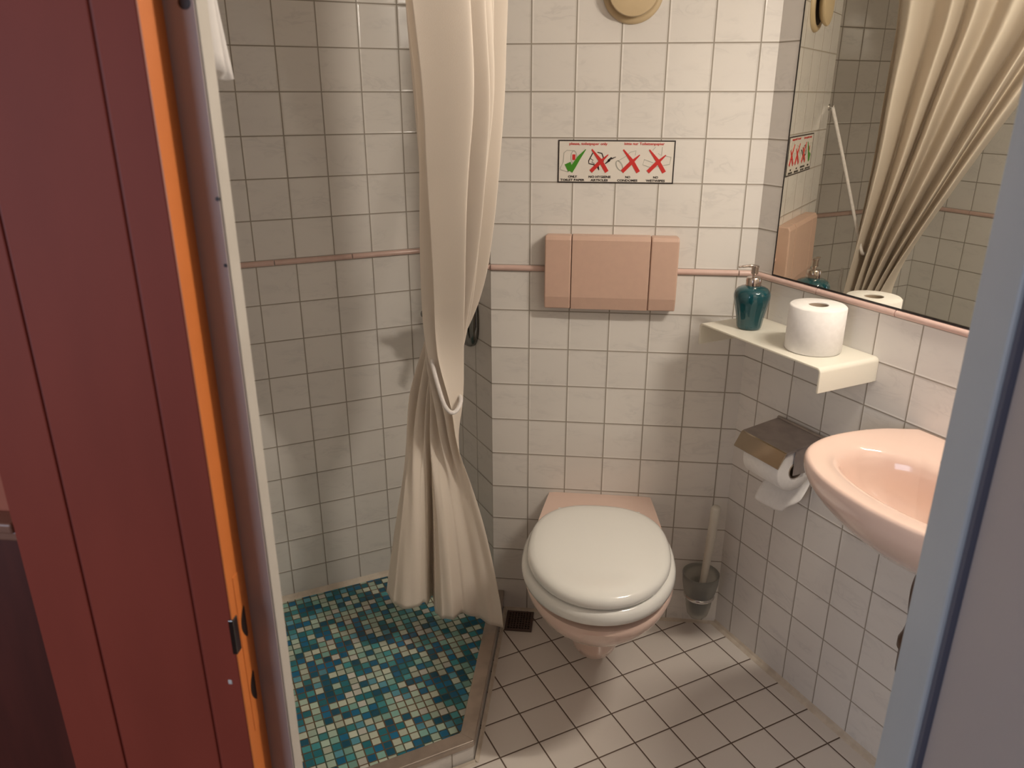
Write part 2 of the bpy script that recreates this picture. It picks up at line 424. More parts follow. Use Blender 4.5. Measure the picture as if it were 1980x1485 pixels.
# ------------------------------------------------------------------ shower tray
tray = thing('shower_tray', (-3.0, -2.5, 0.0))
tag(tray, 'raised shower floor of blue, teal and cream mosaic with a steel rim', 'shower tray')
MZ = 0.12
ox = 0.31                                   # outer x of the rim along the toilet side
A0 = Vector((ox, -0.02, 0)); A1 = Vector((ox, -5.62, 0))
Bd = -E2
Lw = 10.2
B1 = A1 + Bd*Lw
def clip_left(p, d):                         # where a line meets the left wall
    t = ((Lstart-p).dot(E2))/(d.dot(E2)); return p+d*t
B1 = clip_left(A1, Bd)+E2*0.02
wd = 0.33
inx = ox-wd
I0 = Vector((inx, -0.02, 0))
# inner corner
nB = Vector((-Bd.y, Bd.x, 0));
if nB.y < 0: nB = -nB                        # pointing into the tray
t = (inx-(A1+nB*wd).x)/Bd.x
I1 = A1+nB*wd+Bd*t
I2 = clip_left(A1+nB*wd, Bd)+E2*0.02
RZ = 0.64
farL = Lstart + E2*0.02 - Vector((-Ldir.y, Ldir.x, 0))*0.02
farR = cornerSL - Ldir*0.02
mp_ = [(I0.x, 0.0), (I1.x, I1.y), (I2.x, I2.y), (farL.x, farL.y), (farR.x, farR.y), (-0.03, 0.0)]
mos_u = Ldir; mos_v = Vector((Ldir.y, -Ldir.x, 0)); MP = 0.216
mk('mosaic_floor', slab(ccw(mp_), 0.02, MZ), M_MOS, tray, uv=lambda v: ((v-L0).dot(mos_u)/MP+300.1, (v-L0).dot(mos_v)/MP+300.0))
def rimseg(zb_, zt_, a, b, c, d):            # a,b outer; d,c inner
    v = [(p.x, p.y, zb_) for p in (a, b, c, d)]+[(p.x, p.y, zt_) for p in (a, b, c, d)]
    return v, [(3, 2, 1, 0), (4, 5, 6, 7), (0, 1, 5, 4), (1, 2, 6, 5), (2, 3, 7, 6), (3, 0, 4, 7)]
sh = 0.012
def ins(p, k): return p
mk('curb', join(rimseg(0, RZ-0.05, A0-Vector((0.03, 0, 0)), A1+Vector((-0.03, 0.03, 0)), I1, I0), rimseg(0, RZ-0.05, A1+Vector((-0.03, 0.03, 0)), B1+nB*0.03, I2, I1)), M_TILE, tray,
   uv=lambda v: (v.dot(E2)*1.0+0.28+200 if v.y < -5 else v.y+200.45, v.z+200.1))
# steel angle: top plate and a lip down the outside, the top falls away at the back under the curtain
r1 = rimseg(RZ-0.05, RZ, A0, A1, I1+Vector((-0.015, 0.0, 0)), I0-Vector((0.015, 0, 0)))
r2_ = rimseg(RZ-0.05, RZ, A1, B1, I2+nB*0.015, I1+Vector((-0.015, 0.01, 0)))
o1 = A0; lipd = 0.17
l1 = rimseg(RZ-lipd, RZ-0.05, A0, A1, A1-Vector((0.028, -0.028, 0)), A0-Vector((0.028, 0, 0)))
l2 = rimseg(RZ-lipd, RZ-0.05, A1, B1, B1+nB*0.028, A1-Vector((0.028, -0.028, 0)))
mk('steel_rim', join(r1, r2_, l1, l2), M_STEEL, tray, bevel=0.02, seg=2)
# caulk around the mosaic
def beadp(name, A, B, N, z, w, par):
    A, B, N = Vector(A), Vector(B), Vector(N)
    rings = [[p, p+N*w, p+N*w*0.4+Vector((0, 0, w*0.45)), p+Vector((0, 0, w))] for p in (A+Vector((0, 0, z)), B+Vector((0, 0, z)))]
    return mk(name, loft(rings), M_CAULK, par)
beadp('caulk_line', farL, farR, Vector((Ldir.y, -Ldir.x, 0)), MZ, 0.13, tray)
beadp('caulk_line', cornerSL, Vector((-0.03, 0, 0)), -E2, MZ, 0.1, tray)
beadp('caulk_line', A0, A1, Vector((1, 0, 0)), 0.0, 0.09, tray)
beadp('caulk_line', A1, B1, -nB, 0.0, 0.09, tray)

# ------------------------------------------------------------------ door frame and hall
YF = -13.5                                    # hall-side face of the frame
XL, XLs = -0.43, -0.19
XR = 5.34
HD = 20.3
door = thing('door_1', (2.4, YF, 0)); struct(door)
def part(nm, g, m, **k): return mk(nm, g, m, door, **k)
# left side: red casing with two grooves, rebate in a lit copy of its red, cream stop in a shaded tone
gx = [-2.29, -1.752, -1.724, -0.772, -0.746, XL]
part('casing', join(box(gx[0], gx[1], YF, YF+0.34, 0, HD+1.2), box(gx[2], gx[3], YF, YF+0.34, 0, HD+1.2), box(gx[4], gx[5]-0.004, YF, YF+0.3, 0, HD+1.2)), M_REDP, bevel=0.012)
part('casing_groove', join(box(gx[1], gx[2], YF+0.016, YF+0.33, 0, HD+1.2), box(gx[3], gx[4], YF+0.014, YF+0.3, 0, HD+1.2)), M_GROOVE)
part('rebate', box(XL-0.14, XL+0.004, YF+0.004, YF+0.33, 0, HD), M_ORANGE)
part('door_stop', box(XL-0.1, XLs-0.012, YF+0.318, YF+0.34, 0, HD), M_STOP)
part('jamb', box(XL-0.1, XLs, YF+0.33, YF+0.51, 0, HD), M_CREAM, bevel=0.01)
for p_, r_ in (((-0.27, YF+0.318, 14.72), 0.045), ((-0.215, YF+0.318, 13.4), 0.016), ((-0.22, YF+0.318, 12.9), 0.014)):
    part('screw_hole', lathe(p_, [(r_, -0.004), (r_, 0.02)], 14, 'y'), M_MEDGE)
def lens(y0, y1, z0, z1, x, n=10):
    a = [Vector((x, y0+(y1-y0)*(1-math.sin(math.pi*k/n)**0.8)*0.85, z0+(z1-z0)*k/n)) for k in range(n+1)]
    b = [Vector((x, y1, z1-(z1-z0)*k/n)) for k in range(1, n)]
    ring = a+b
    return loft([ring, [p+Vector((0.003, 0, 0)) for p in ring]])
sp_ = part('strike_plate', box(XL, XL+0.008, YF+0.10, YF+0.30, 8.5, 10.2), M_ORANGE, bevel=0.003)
mk('strike_hole', lens(YF+0.13, YF+0.225, 8.78, 9.12, XL+0.007), M_MEDGE, sp_)
mk('strike_hole', lens(YF+0.13, YF+0.225, 9.50, 9.84, XL+0.007), M_MEDGE, sp_)
part('strike_lip', box(XL-0.03, XL+0.014, YF-0.014, YF+0.075, 9.48, 9.84), M_CHROMED, bevel=0.006)
part('paint_chip', box(XL-0.125, XL-0.085, YF-0.004, YF+0.01, 9.13, 9.18), M_WHITE, bevel=0.01)
# right side: pale jamb, dark strip as shade in the hinge gap, opened leaf
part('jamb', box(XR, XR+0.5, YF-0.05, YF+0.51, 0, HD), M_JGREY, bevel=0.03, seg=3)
part('head_jamb', box(XL-0.1, XR+0.5, YF, YF+0.51, HD, HD+0.5), M_CREAM, bevel=0.02)
part('casing', box(XR+0.5, XR+1.2, YF, YF+0.34, 0, HD+1.2), M_REDP, bevel=0.02)
leaf = part('door_leaf', box(XR+0.075, XR+0.475, YF-6.1, YF-0.10, 0.1, HD-0.1), M_DOOR, bevel=0.03, seg=3)
mk('hinge', join(lathe((XR+0.55, YF-0.1, 4.0), [(0.06, 0), (0.06, 1.0)], 14), lathe((XR+0.55, YF-0.1, 16.0), [(0.06, 0), (0.06, 1.0)], 14)), M_CHROMED, door, smooth=True, auto=40)
part('hinge_gap_shade', box(XR+0.035, XR+0.3, YF-0.11, YF-0.045, 0.1, HD-0.1), M_GAPSHADE)
# partition walls beside the frame, bathroom side and hall side
struct(mk('wall_door_left', join(box(-12, gx[0], YF+0.2, YF+0.42, 0, HC), box(gx[0], XL-0.02, YF+0.35, YF+0.42, 0, HC)), M_HALLRED))
struct(mk('wall_door_right', box(XR+0.5, 17, YF+0.1, YF+0.42, 0, HC), M_HALL))
struct(mk('wall_door_top', box(XL-0.02, XR+0.5, YF+0.1, YF+0.42, HD+0.5, HC), M_HALL))
tu = lambda v: (v.x+200.3, (v.z-ZB if v.z < ZB+1e-4 else v.z-ZT)+200)
struct(mk('wall_front', join(box(-12, XL-0.1, YF+0.42, YF+0.5, 0, ZB), box(-12, XL-0.1, YF+0.42, YF+0.5, ZB, HC), box(XR+0.5, 17, YF+0.42, YF+0.5, 0, ZB), box(XR+0.5, 17, YF+0.42, YF+0.5, ZB, HC), box(XL-0.1, XR+0.5, YF+0.42, YF+0.5, HD+0.5, HC)), M_TILE, uv=tu))
struct(mk('wall_hall_left', join(box(-12.6, -12, -35, -29.5, 0, HC), box(-12.6, -12, -20.5, YF+0.5, 0, HC), box(-12.6, -12, -29.5, -20.5, 0, 7.5), box(-12.6, -12, -29.5, -20.5, 19.5, HC)), M_HALL))
struct(mk('wall_hall_right', box(17, 17.6, -35, YF+0.5, 0, HC), M_HALL))
struct(mk('wall_hall_rear', box(-12, 17, -35.6, -35, 0, HC), M_HALL))
struct(mk('floor_hall', box(-12.6, 17.6, -35.6, YF, -0.6, 0.0), M_HFLOOR))
wn_ = thing('window_1', (-12.3, -25, 7.5)); struct(wn_)
def wbar(y0, y1, z0, z1): return box(-12.4, -12.05, y0, y1, z0, z1)
mk('window_frame', join(wbar(-29.5, -29.1, 7.5, 19.5), wbar(-20.9, -20.5, 7.5, 19.5), wbar(-29.1, -20.9, 7.5, 7.9), wbar(-29.1, -20.9, 19.1, 19.5), wbar(-25.2, -24.8, 7.9, 19.1)), M_CREAM, wn_)
# wainscot with its ledge on the hall wall
struct(mk('trim_8', join(box(-12, gx[0], YF+0.08, YF+0.2, 0.9, 10.48)), M_DARKW, bevel=0.02))
struct(mk('trim_9', join(box(-12, gx[0]-0.0, YF-0.02, YF+0.2, 10.58, 10.68), box(-12, gx[0], YF+0.03, YF+0.2, 10.48, 10.58)), M_LEDGE, bevel=0.02))
struct(mk('baseboard_hall', box(-12, gx[0], YF+0.05, YF+0.2, 0, 0.9), M_LEDGE, bevel=0.02))

# ------------------------------------------------------------------ toilet
TX = 2.93
def outline(hw, bw, ym, yf, z, y0=0.0, n=28, p=2.0, cx=TX):
    pts = []
    nb = 8
    for i in range(nb):                       # left side from wall to widest
        t_ = i/nb; s_ = math.sin(t_*math.pi/2)
        pts.append(Vector((cx-(bw+(hw-bw)*s_), y0+(ym-y0)*t_, z)))
    for i in range(n+1):
        a = math.pi*i/n; c_, s_ = math.cos(a), math.sin(a)
        pts.append(Vector((cx-hw*math.copysign(abs(c_)**(2/p), c_), ym+(yf-ym)*abs(s_)**(2/p), z)))
    for i in range(nb-1, -1, -1):
        t_ = i/nb; s_ = math.sin(t_*math.pi/2)
        pts.append(Vector((cx+(bw+(hw-bw)*s_), y0+(ym-y0)*t_, z)))
    return pts
toilet = thing('toilet', (TX, -0.02, 0.8))
tag(toilet, 'wall-hung pink toilet with its white lid closed', 'toilet')
spec = [(0.52, 0.52, -1.7, -2.70, 0.76), (0.64, 0.62, -1.75, -2.88, 0.82), (0.68, 0.66, -1.8, -2.98, 1.05), (0.71, 0.70, -1.85, -3.06, 1.45), (0.76, 0.75, -1.95, -3.18, 1.75), (0.86, 0.84, -2.15, -3.5, 2.0),
        (1.04, 1.0, -2.5, -4.1, 2.35), (1.34, 1.2, -2.95, -4.85, 2.8), (1.54, 1.34, -3.25, -5.38, 3.25), (1.64, 1.38, -3.5, -5.70, 3.62), (1.69, 1.39, -3.55, -5.80, 3.84), (1.66, 1.37, -3.55, -5.76, 3.92), (1.45, 1.2, -3.5, -5.5, 3.94)]
mk('bowl', loft([outline(a, b, c, d, z, -0.01) for a, b, c, d, z in spec]), M_PINK, toilet, smooth=True, auto=50)
SX = 2.90
def egg(hw, ym, yf, yb, z, pf=2.0, pb=2.8, n=36, cx=SX):
    out = []
    for i in range(n):                          # front half, left to right
        a = math.pi*i/n; out.append(Vector((cx-hw*math.copysign(abs(math.cos(a))**(2/pf), math.cos(a)), ym+(yf-ym)*abs(math.sin(a))**(2/pf), z)))
    for i in range(n):                          # rear half, right to left
        a = math.pi*i/n; out.append(Vector((cx+hw*math.copysign(abs(math.cos(a))**(2/pb), math.cos(a)), ym+(yb-ym)*abs(math.sin(a))**(2/pb), z)))
    return out
def seatring(k, z):
    return [Vector((SX+(p.x-SX)*k, -3.8+(p.y+3.8)*k, z)) for p in egg(1.72, -3.8, -5.88, -1.75, z, pb=2.6)]
mk('seat', loft([seatring(0.72, 4.10), seatring(0.96, 4.09), seatring(0.985, 4.13), seatring(1.0, 4.24), seatring(0.993, 4.34), seatring(0.97, 4.42), seatring(0.93, 4.45), seatring(0.75, 4.45), seatring(0.72, 4.3)], cap0=False, cap1=False), M_WHITEP, toilet, smooth=True)
def lidring(k, z):
    return [Vector((SX+(p.x-SX)*k, -3.9+(p.y+3.9)*k, z)) for p in egg(1.59, -3.85, -5.84, -1.95, z, pb=2.55)]
lidp = [(0.955, 4.47), (0.985, 4.49), (1.0, 4.55), (0.997, 4.63), (0.98, 4.69), (0.95, 4.735), (0.89, 4.77), (0.75, 4.80), (0.5, 4.82), (0.2, 4.83)]
mk('lid', loft([lidring(k, z) for k, z in lidp]), M_WHITEP, toilet, smooth=True)
for sx_ in (-0.75, 0.75):
    mk('hinge', tube([(SX+sx_-0.25, -1.85, 4.35), (SX+sx_+0.25, -1.85, 4.35)], 0.14, 16), M_WHITEP, toilet, smooth=True, auto=40)
    mk('hinge_post', lathe((SX+sx_, -1.85, 3.9), [(0.12, 0), (0.12, 0.4)], 16), M_WHITEP, toilet, smooth=True, auto=40)

# ------------------------------------------------------------------ flush plate
fl = thing('flush_plate', (2.95, -0.01, 9.17)); tag(fl, 'wide pink plastic flush plate with two grooves on the wall above the toilet', 'flush plate')
def fpl(x0, x1, slope0=0, slope1=0):
    # profile in (y,z) extruded along x
    pr = [(-0.0, 9.22), (-0.30, 9.19), (-0.37, 9.5), (-0.35, 10.88), (-0.30, 10.98), (0, 10.98)]
    ra = [Vector((x0+(0.03 if y == 0 and slope0 else 0), y, z)) for y, z in pr]; rb = [Vector((x1-(0.03 if y == 0 and slope1 else 0), y, z)) for y, z in pr]
    return loft([ra, rb])
mk('side_cover', fpl(1.36, 1.995, 1, 0), M_PINKP, fl, bevel=0.035, seg=3)
mk('push_panel', fpl(2.012, 3.86), M_PINKP, fl, bevel=0.008)
mk('side_cover', fpl(3.877, 4.53, 0, 1), M_PINKP, fl, bevel=0.035, seg=3)
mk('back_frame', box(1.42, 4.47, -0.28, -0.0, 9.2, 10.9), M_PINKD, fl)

# ------------------------------------------------------------------ instruction sign
sg = thing('instruction_sign', (2.955, -0.006, 12.17)); tag(sg, 'small black-bordered toilet rules sign with a green tick and three red crosses', 'sign')
x0, x1, z0, z1 = 1.615, 4.30, 12.175, 13.14
mk('panel', box(x0, x1, -0.012, -0.002, z0, z1), M_SIGN, sg)
b_ = 0.028
mk('border', join(box(x0, x1, -0.015, -0.003, z0, z0+b_), box(x0, x1, -0.015, -0.003, z1-b_, z1), box(x0, x0+b_, -0.015, -0.003, z0+b_, z1-b_), box(x1-b_, x1, -0.015, -0.003, z0+b_, z1-b_)), M_INK, sg)
def sgp(px, py):                               # from close-up picture of the sign: 0..1 over width and height
    return x0+(x1-x0)*px, z1-(z1-z0)*py
def stroke(pts, w, y=-0.018, closed=False):
    P = [Vector((*sgp(*p), 0)) for p in pts]      # x, z
    if closed: P.append(P[0]); 
    ws = w if isinstance(w, list) else [w]*len(P)
    L_, R_ = [], []
    for i, p in enumerate(P):
        a = P[max(i-1, 0)]; b = P[min(i+1, len(P)-1)]
        if closed and i in (0, len(P)-1): a, b = P[-2], P[1]
        d = (b-a).normalized(); n = Vector((-d.y, d.x, 0))
        L_.append(p+n*ws[i]/2); R_.append(p-n*ws[i]/2)
    V, Fc = [], []
    n = len(P)
    for q in L_+R_: V.append((q.x, y, q.y))
    for q in L_+R_: V.append((q.x, -0.011, q.y))
    for i in range(n-1):
        Fc += [(i, n+i, n+i+1, i+1), (2*n+i, 2*n+i+1, 3*n+i+1, 3*n+i), (i, i+1, 2*n+i+1, 2*n+i), (n+i, 3*n+i, 3*n+i+1, n+i+1)]
    return V, Fc
# crop coordinates: sign spans x 145..1810, y 160..770 there
def cr(x, y): return ((x-145)/1650, (y-160)/605)
def poly(pts, w, closed=False, y=-0.018): return stroke([cr(*p) for p in pts], w, y, closed)
def ell(cx, cy, rx, ry, n=20, rot=0):
    return [(cx+rx*math.cos(a)*math.cos(rot)-ry*math.sin(a)*math.sin(rot), cy+rx*math.cos(a)*math.sin(rot)+ry*math.sin(a)*math.cos(rot)) for a in [2*math.pi*i/n for i in range(n)]]
mk('paper_roll_drawing', join(poly([(385, 310), (270, 305), (230, 340), (222, 470), (178, 560), (190, 580), (300, 612)], 0.012), poly(ell(372, 400, 42, 88), 0.012, True)), M_THIN, sg)
mk('roll_core_drawing', poly([(372, 362), (372, 440)], [0.07, 0.07]), M_RED, sg)
mk('tick_mark', join(poly([(285, 485), (330, 590)], [0.15, 0.12], y=-0.02), poly([(325, 600), (370, 530), (450, 400), (540, 290)], [0.12, 0.11, 0.08, 0.015], y=-0.022)), M_GREEN, sg)
mk('hygiene_article_drawing', join(poly([(640, 340), (585, 450), (590, 490), (650, 500), (700, 520)], 0.022), poly([(705, 330), (770, 345), (800, 420), (790, 470)], 0.022), poly([(610, 420), (650, 440), (630, 470), (670, 490)], 0.010),
    poly([(820, 490), (880, 440)], [0.02, 0.05]), poly([(865, 450), (910, 400)], [0.06, 0.03]), poly([(905, 420), (970, 392)], [0.03, 0.012]), poly([(715, 520), (735, 580)], [0.06, 0.02])), M_INK, sg)
mk('tube_drawing', join(poly([(1000, 450), (1100, 390), (1170, 325), (1250, 305), (1240, 370)], 0.012), poly(ell(1025, 515, 38, 75, rot=-0.5), 0.02, True), poly([(1060, 570), (1130, 560)], 0.012)), M_THIN, sg)
mk('wipes_box_drawing', join(poly([(1500, 470), (1370, 425), (1355, 500), (1480, 540), (1730, 490), (1745, 390), (1650, 370)], 0.012), poly([(1480, 300), (1520, 250)], 0.010), poly([(1560, 340), (1610, 370), (1615, 250)], 0.010)), M_THIN, sg)
for cx_ in (745, 1190, 1555):
    mk('cross_mark', join(poly([(cx_-120, 290), (cx_+10, 450), (cx_+105, 605)], [0.03, 0.085, 0.09], y=-0.021), poly([(cx_-125, 600), (cx_-10, 480), (cx_+115, 362)], [0.085, 0.085, 0.02], y=-0.023)), M_RED, sg)
def text(nm, s, px, py, h, m, par, wfac=1.0, bold=0.0, y=-0.017):
    c = bpy.data.curves.new(nm, 'FONT'); c.body = s; c.size = 1.0; c.align_x = 'CENTER'; c.offset = bold; c.extrude = 0.002; c.resolution_u = 2
    o = bpy.data.objects.new('tmp', c); col.objects.link(o)
    dg = bpy.context.evaluated_depsgraph_get(); me = bpy.data.meshes.new_from_object(o.evaluated_get(dg))
    bpy.data.objects.remove(o)
    x_, z_ = sgp(*cr(px, py)); org = Vector(par['_o'])
    ws = [v.co.x for v in me.vertices]; tw = max(ws)-min(ws)
    sx = wfac/tw if wfac else h
    for v in me.vertices:
        v.co = ((Vector((x_+v.co.x*sx, y+(-v.co.z)*0.5, z_+v.co.y*h))-org)*K)
    me.materials.clear(); me.materials.append(m); me.name = nm
    ob = bpy.data.objects.new(nm, me); col.objects.link(ob); ob.parent = par; ob['_o'] = list(org)
    return ob
sw = (x1-x0)/1650
for s_, px_, py_, w_ in (('ONLY', 360, 690, 130), ('TOILET PAPER', 358, 738, 350), ('NO HYGIENE', 748, 690, 315), ('ARTICLES', 745, 738, 250), ('NO', 1150, 690, 70), ('CONDOMES', 1145, 738, 290), ('NO', 1545, 690, 70), ('WETWIPES', 1545, 738, 270)):
    text('caption', s_, px_, py_, 0.068, M_INK, sg, w_*sw, 0.035)
text('heading', 'please, toiletpaper only', 572, 228, 0.078, M_RED, sg, 540*sw, 0.022)
text('heading', 'bitte nur Toilettenpapier', 1360, 224, 0.078, M_RED, sg, 560*sw, 0.022)

# ------------------------------------------------------------------ exhaust valve
vt = thing('exhaust_vent', (3.17, -0.01, 15.57)); tag(vt, 'round ivory exhaust valve on the tiled wall above the sign', 'vent')
vc = (3.17, 0.0, 16.22)
mk('flange', lathe(vc, [(0.66, -0.004), (0.655, -0.05), (0.62, -0.085), (0.56, -0.10), (0.50, -0.07), (0.44, -0.02)], 56, 'y'), M_VENT, vt, smooth=True, auto=50)
mk('throat', lathe(vc, [(0.50, -0.03), (0.50, -0.075)], 40, 'y'), M_VENTD, vt)
mk('valve_disc', lathe(vc, [(0.40, -0.14), (0.52, -0.24), (0.535, -0.28), (0.52, -0.31), (0.40, -0.325), (0.15, -0.33)], 56, 'y'), M_VENT, vt, smooth=True, auto=50)
mk('spindle', lathe(vc, [(0.08, -0.02), (0.08, -0.2)], 16, 'y'), M_VENTD, vt, smooth=True, auto=40)

# ------------------------------------------------------------------ mirror
mi = thing('wall_mirror', srz(4.6, 0.02, 10.21)); tag(mi, 'large frameless mirror with a thin dark edge above the pink tile strip', 'mirror')
def F(s, o, z): return srz(s, o, z)
def FM(s_, o_, z_): return srz(s_, o_+(0.025+0.005*(s_-4) if o_ > 0.003 else 0), z_)   # the glass leans out slightly towards the door
mk('mirror_glass', box(0.645, 10.2, 0.003, 0.0035, 10.225, 16.25, FM), M_MIRROR, mi)
e_ = 0.035
mk('edge', join(box(0.61, 10.235, 0.003, 0.006, 10.19, 10.225, FM), box(0.61, 10.235, 0.003, 0.006, 16.25, 16.285, FM), box(0.61, 0.645, 0.003, 0.006, 10.225, 16.25, FM), box(10.2, 10.235, 0.003, 0.006, 10.225, 16.25, FM)), M_MEDGE, mi)
# lamp above it
lm = thing('mirror_lamp', srz(8.2, 0.02, 17.1)); tag(lm, 'long white lamp mounted on the wall above the mirror', 'lamp')
mk('housing', box(6.3, 10.1, 0.02, 0.18, 17.0, 17.6, F), M_WHITE, lm, bevel=0.03)
for a_ in (6.26, 10.06):
    mk('end_cap', box(a_, a_+0.08, 0.02, 0.62, 17.0, 17.6, F), M_WHITE, lm, bevel=0.02)
mk('lamp_tube', xf(F, tube([(6.34, 0.4, 17.3), (10.06, 0.4, 17.3)], 0.13, 16)), M_TUBE, lm, smooth=True)

# ------------------------------------------------------------------ wall shelf
SZ = 9.14
shf = thing('wall_shelf', srz(1.75, 0.7, SZ-0.5)); tag(shf, 'ivory wall shelf with bent-down ends under the mirror', 'shelf')
def shelfprof(s0, s1, th, r, drop):
    pts = [(s0, SZ-drop)]
    for i in range(7):
        a = math.pi-i/6*math.pi/2; pts.append((s0+r+r*math.cos(a), SZ-r+r*math.sin(a)))
    for i in range(7):
        a = math.pi/2-i/6*math.pi/2; pts.append((s1-r+r*math.cos(a), SZ-r+r*math.sin(a)))
    pts.append((s1, SZ-drop))
    inn = [(s1-th, SZ-drop)]
    rr = r-th
    for i in range(7):
        a = i/6*math.pi/2; inn.append((s1-r+rr*math.cos(a), SZ-r+rr*math.sin(a)))
    for i in range(7):
        a = math.pi/2+i/6*math.pi/2; inn.append((s0+r+rr*math.cos(a), SZ-r+rr*math.sin(a)))
    inn.append((s0+th, SZ-drop))
    return pts, inn
po, pi_ = shelfprof(0.16, 3.80, 0.045, 0.10, 0.52)
n_ = len(po)
def shelf_geo():
    V, Fc = [], []
    pin = list(reversed(pi_))
    for o_ in (0.0, 1.63):
        V += [srz(s, o_, z) for s, z in po]; V += [srz(s, o_, z) for s, z in pin]
    m_ = 2*n_
    for i in range(n_-1):
        Fc.append((i, i+1, m_+i+1, m_+i)); Fc.append((n_+i, m_+n_+i, m_+n_+i+1, n_+i+1))
        Fc.append((i, n_+i, n_+i+1, i+1)); Fc.append((m_+i, m_+i+1, m_+n_+i+1, m_+n_+i))
    Fc.append((0, m_, m_+n_, n_)); Fc.append((n_-1, 2*n_-1, m_+2*n_-1, m_+n_-1))
    return V, Fc
# the far end stops short of the back wall, so its front corner clears it
mk('shelf_board', shelf_geo(), M_SHELFT, shf, smooth=True, auto=35, bevel=0.012)
for s_ in (0.9, 3.1):
    mk('screw', lathe((s_, 0.02, SZ-0.16), [(0.05, 0), (0.05, 0.03)], 12, 'y', fn=F), M_CHROME, shf)

# ------------------------------------------------------------------ soap dispenser
bc = srz(1.00, 0.92, SZ)
sd = thing('soap_dispenser', bc); tag(sd, 'dark teal glass soap dispenser with a silver pump on the far end of the shelf', 'soap dispenser')
bp = [(0.20, 0.005), (0.26, 0.01), (0.285, 0.04), (0.295, 0.10), (0.32, 0.28), (0.36, 0.48), (0.40, 0.66), (0.42, 0.76), (0.42, 0.84), (0.40, 0.92), (0.345, 0.985), (0.26, 1.025), (0.19, 1.045), (0.16, 1.055)]
def flute(a, h):
    k = max(0.0, min(1.0, (0.72-h)/0.2))*max(0.0, min(1.0, (h-0.05)/0.1)); return 1-0.035*k*abs(math.sin(a*9))
bp = [(r_*0.95, h_*0.94) for r_, h_ in bp]
mk('bottle', lathe(bc, bp, 108, flute=flute), M_BOTTLE, sd, smooth=True)
q_ = 0.94
mk('collar', lathe(bc, [(r_*q_, h_*q_) for r_, h_ in [(0.175, 1.04), (0.18, 1.05), (0.175, 1.22), (0.155, 1.25), (0.07, 1.26)]], 32), M_PUMP, sd, smooth=True, auto=40)
pm = mk('pump', lathe(bc, [(r_*q_, h_*q_) for r_, h_ in [(0.045, 1.25), (0.045, 1.32), (0.075, 1.33), (0.085, 1.35), (0.08, 1.47), (0.095, 1.50), (0.09, 1.53), (0.03, 1.54)]], 24), M_PUMP, sd, smooth=True, auto=40)
sdv = Vector((-0.96, -0.05, 0)).normalized()
mk('spout', tube(spline([bc+Vector((0, 0, 1.415)), bc+sdv*0.12+Vector((0, 0, 1.425)), bc+sdv*0.27+Vector((0, 0, 1.41)), bc+sdv*0.36+Vector((0, 0, 1.395))], 5), [0.036]*6+[0.028]*5+[0.022]*5, 10), M_PUMP, pm, smooth=True)

# ------------------------------------------------------------------ toilet paper rolls
def roll_geo(c, r, h, axisfn, n=56):
    prof = [(0.20, 0.0), (r-0.03, 0.0), (r, 0.03), (r, h-0.03), (r-0.03, h), (0.20, h), (0.195, h-0.02), (0.195, 0.02), (0.20, 0.0)]
    return lathe((0, 0, 0), prof, n, fn=axisfn, cap0=False, cap1=False)
rc = srz(2.80, 0.82, SZ)
ro = thing('toilet_roll', rc); tag(ro, 'full white toilet roll standing upright on the shelf', 'toilet roll')
mk('paper', roll_geo(None, 0.565, 0.96, lambda x, y, z: rc+Vector((x, y, z))), M_PAPER, ro, smooth=True, auto=50)
mk('core', lathe(rc, [(0.193, 0.02), (0.193, 0.94)], 40, cap0=False, cap1=False), M_CARD, ro, smooth=True)

HZ = 6.85
ph = thing('toilet_roll_holder', srz(2.15, 0.02, 6.2)); tag(ph, 'bronze-toned metal toilet roll holder with a lid on the right wall under the shelf', 'toilet roll holder')
mk('wall_plate', box(1.52, 2.84, 0.0, 0.05, 6.3, 6.93, F), M_COVER, ph, bevel=0.015)
cvp = [(0.055, 6.93), (0.10, 6.955), (1.18, 6.84), (1.205, 6.80), (1.17, 6.785), (0.10, 6.915)]
mk('cover', loft([[srz(1.47, o_, z_) for o_, z_ in cvp], [srz(2.86, o_, z_) for o_, z_ in cvp]]), M_COVER, ph)
mk('hinge_bar', xf(F, tube([(1.45, 0.10, 6.95), (2.88, 0.10, 6.95)], 0.045, 12)), M_COVER, ph, smooth=True, auto=40)
fp_ = [(1.19, 6.83), (1.225, 6.82), (1.42, 6.50), (1.40, 6.475), (1.385, 6.49)]
mk('front_flap', loft([[srz(1.47, o_, z_) for o_, z_ in fp_], [srz(2.86, o_, z_) for o_, z_ in fp_]]), M_BRASS, ph)
for a_ in (2.83, 1.50):
    mk('roll_arm', box(a_, a_+0.03, 0.55, 0.92, 6.22, 6.88, F), M_COVER, ph, bevel=0.012)
rr0 = thing('toilet_roll', srz(2.2, 0.80, 5.7)); tag(rr0, 'part-used toilet roll in the metal holder with its loose end hanging', 'toilet roll')
hz, ho, hr = 6.31, 0.80, 0.52
mk('paper', roll_geo(None, hr, 1.12, lambda x, y, z: srz(1.68+z, ho+x, hz+y)), M_PAPER, rr0, smooth=True, auto=50)
mk('core', lathe((0, 0, 0), [(0.19, -0.02), (0.19, 1.14)], 30, fn=lambda x, y, z: srz(1.68+z, ho+x, hz+y), cap0=False, cap1=False), M_CARD, rr0, smooth=True)
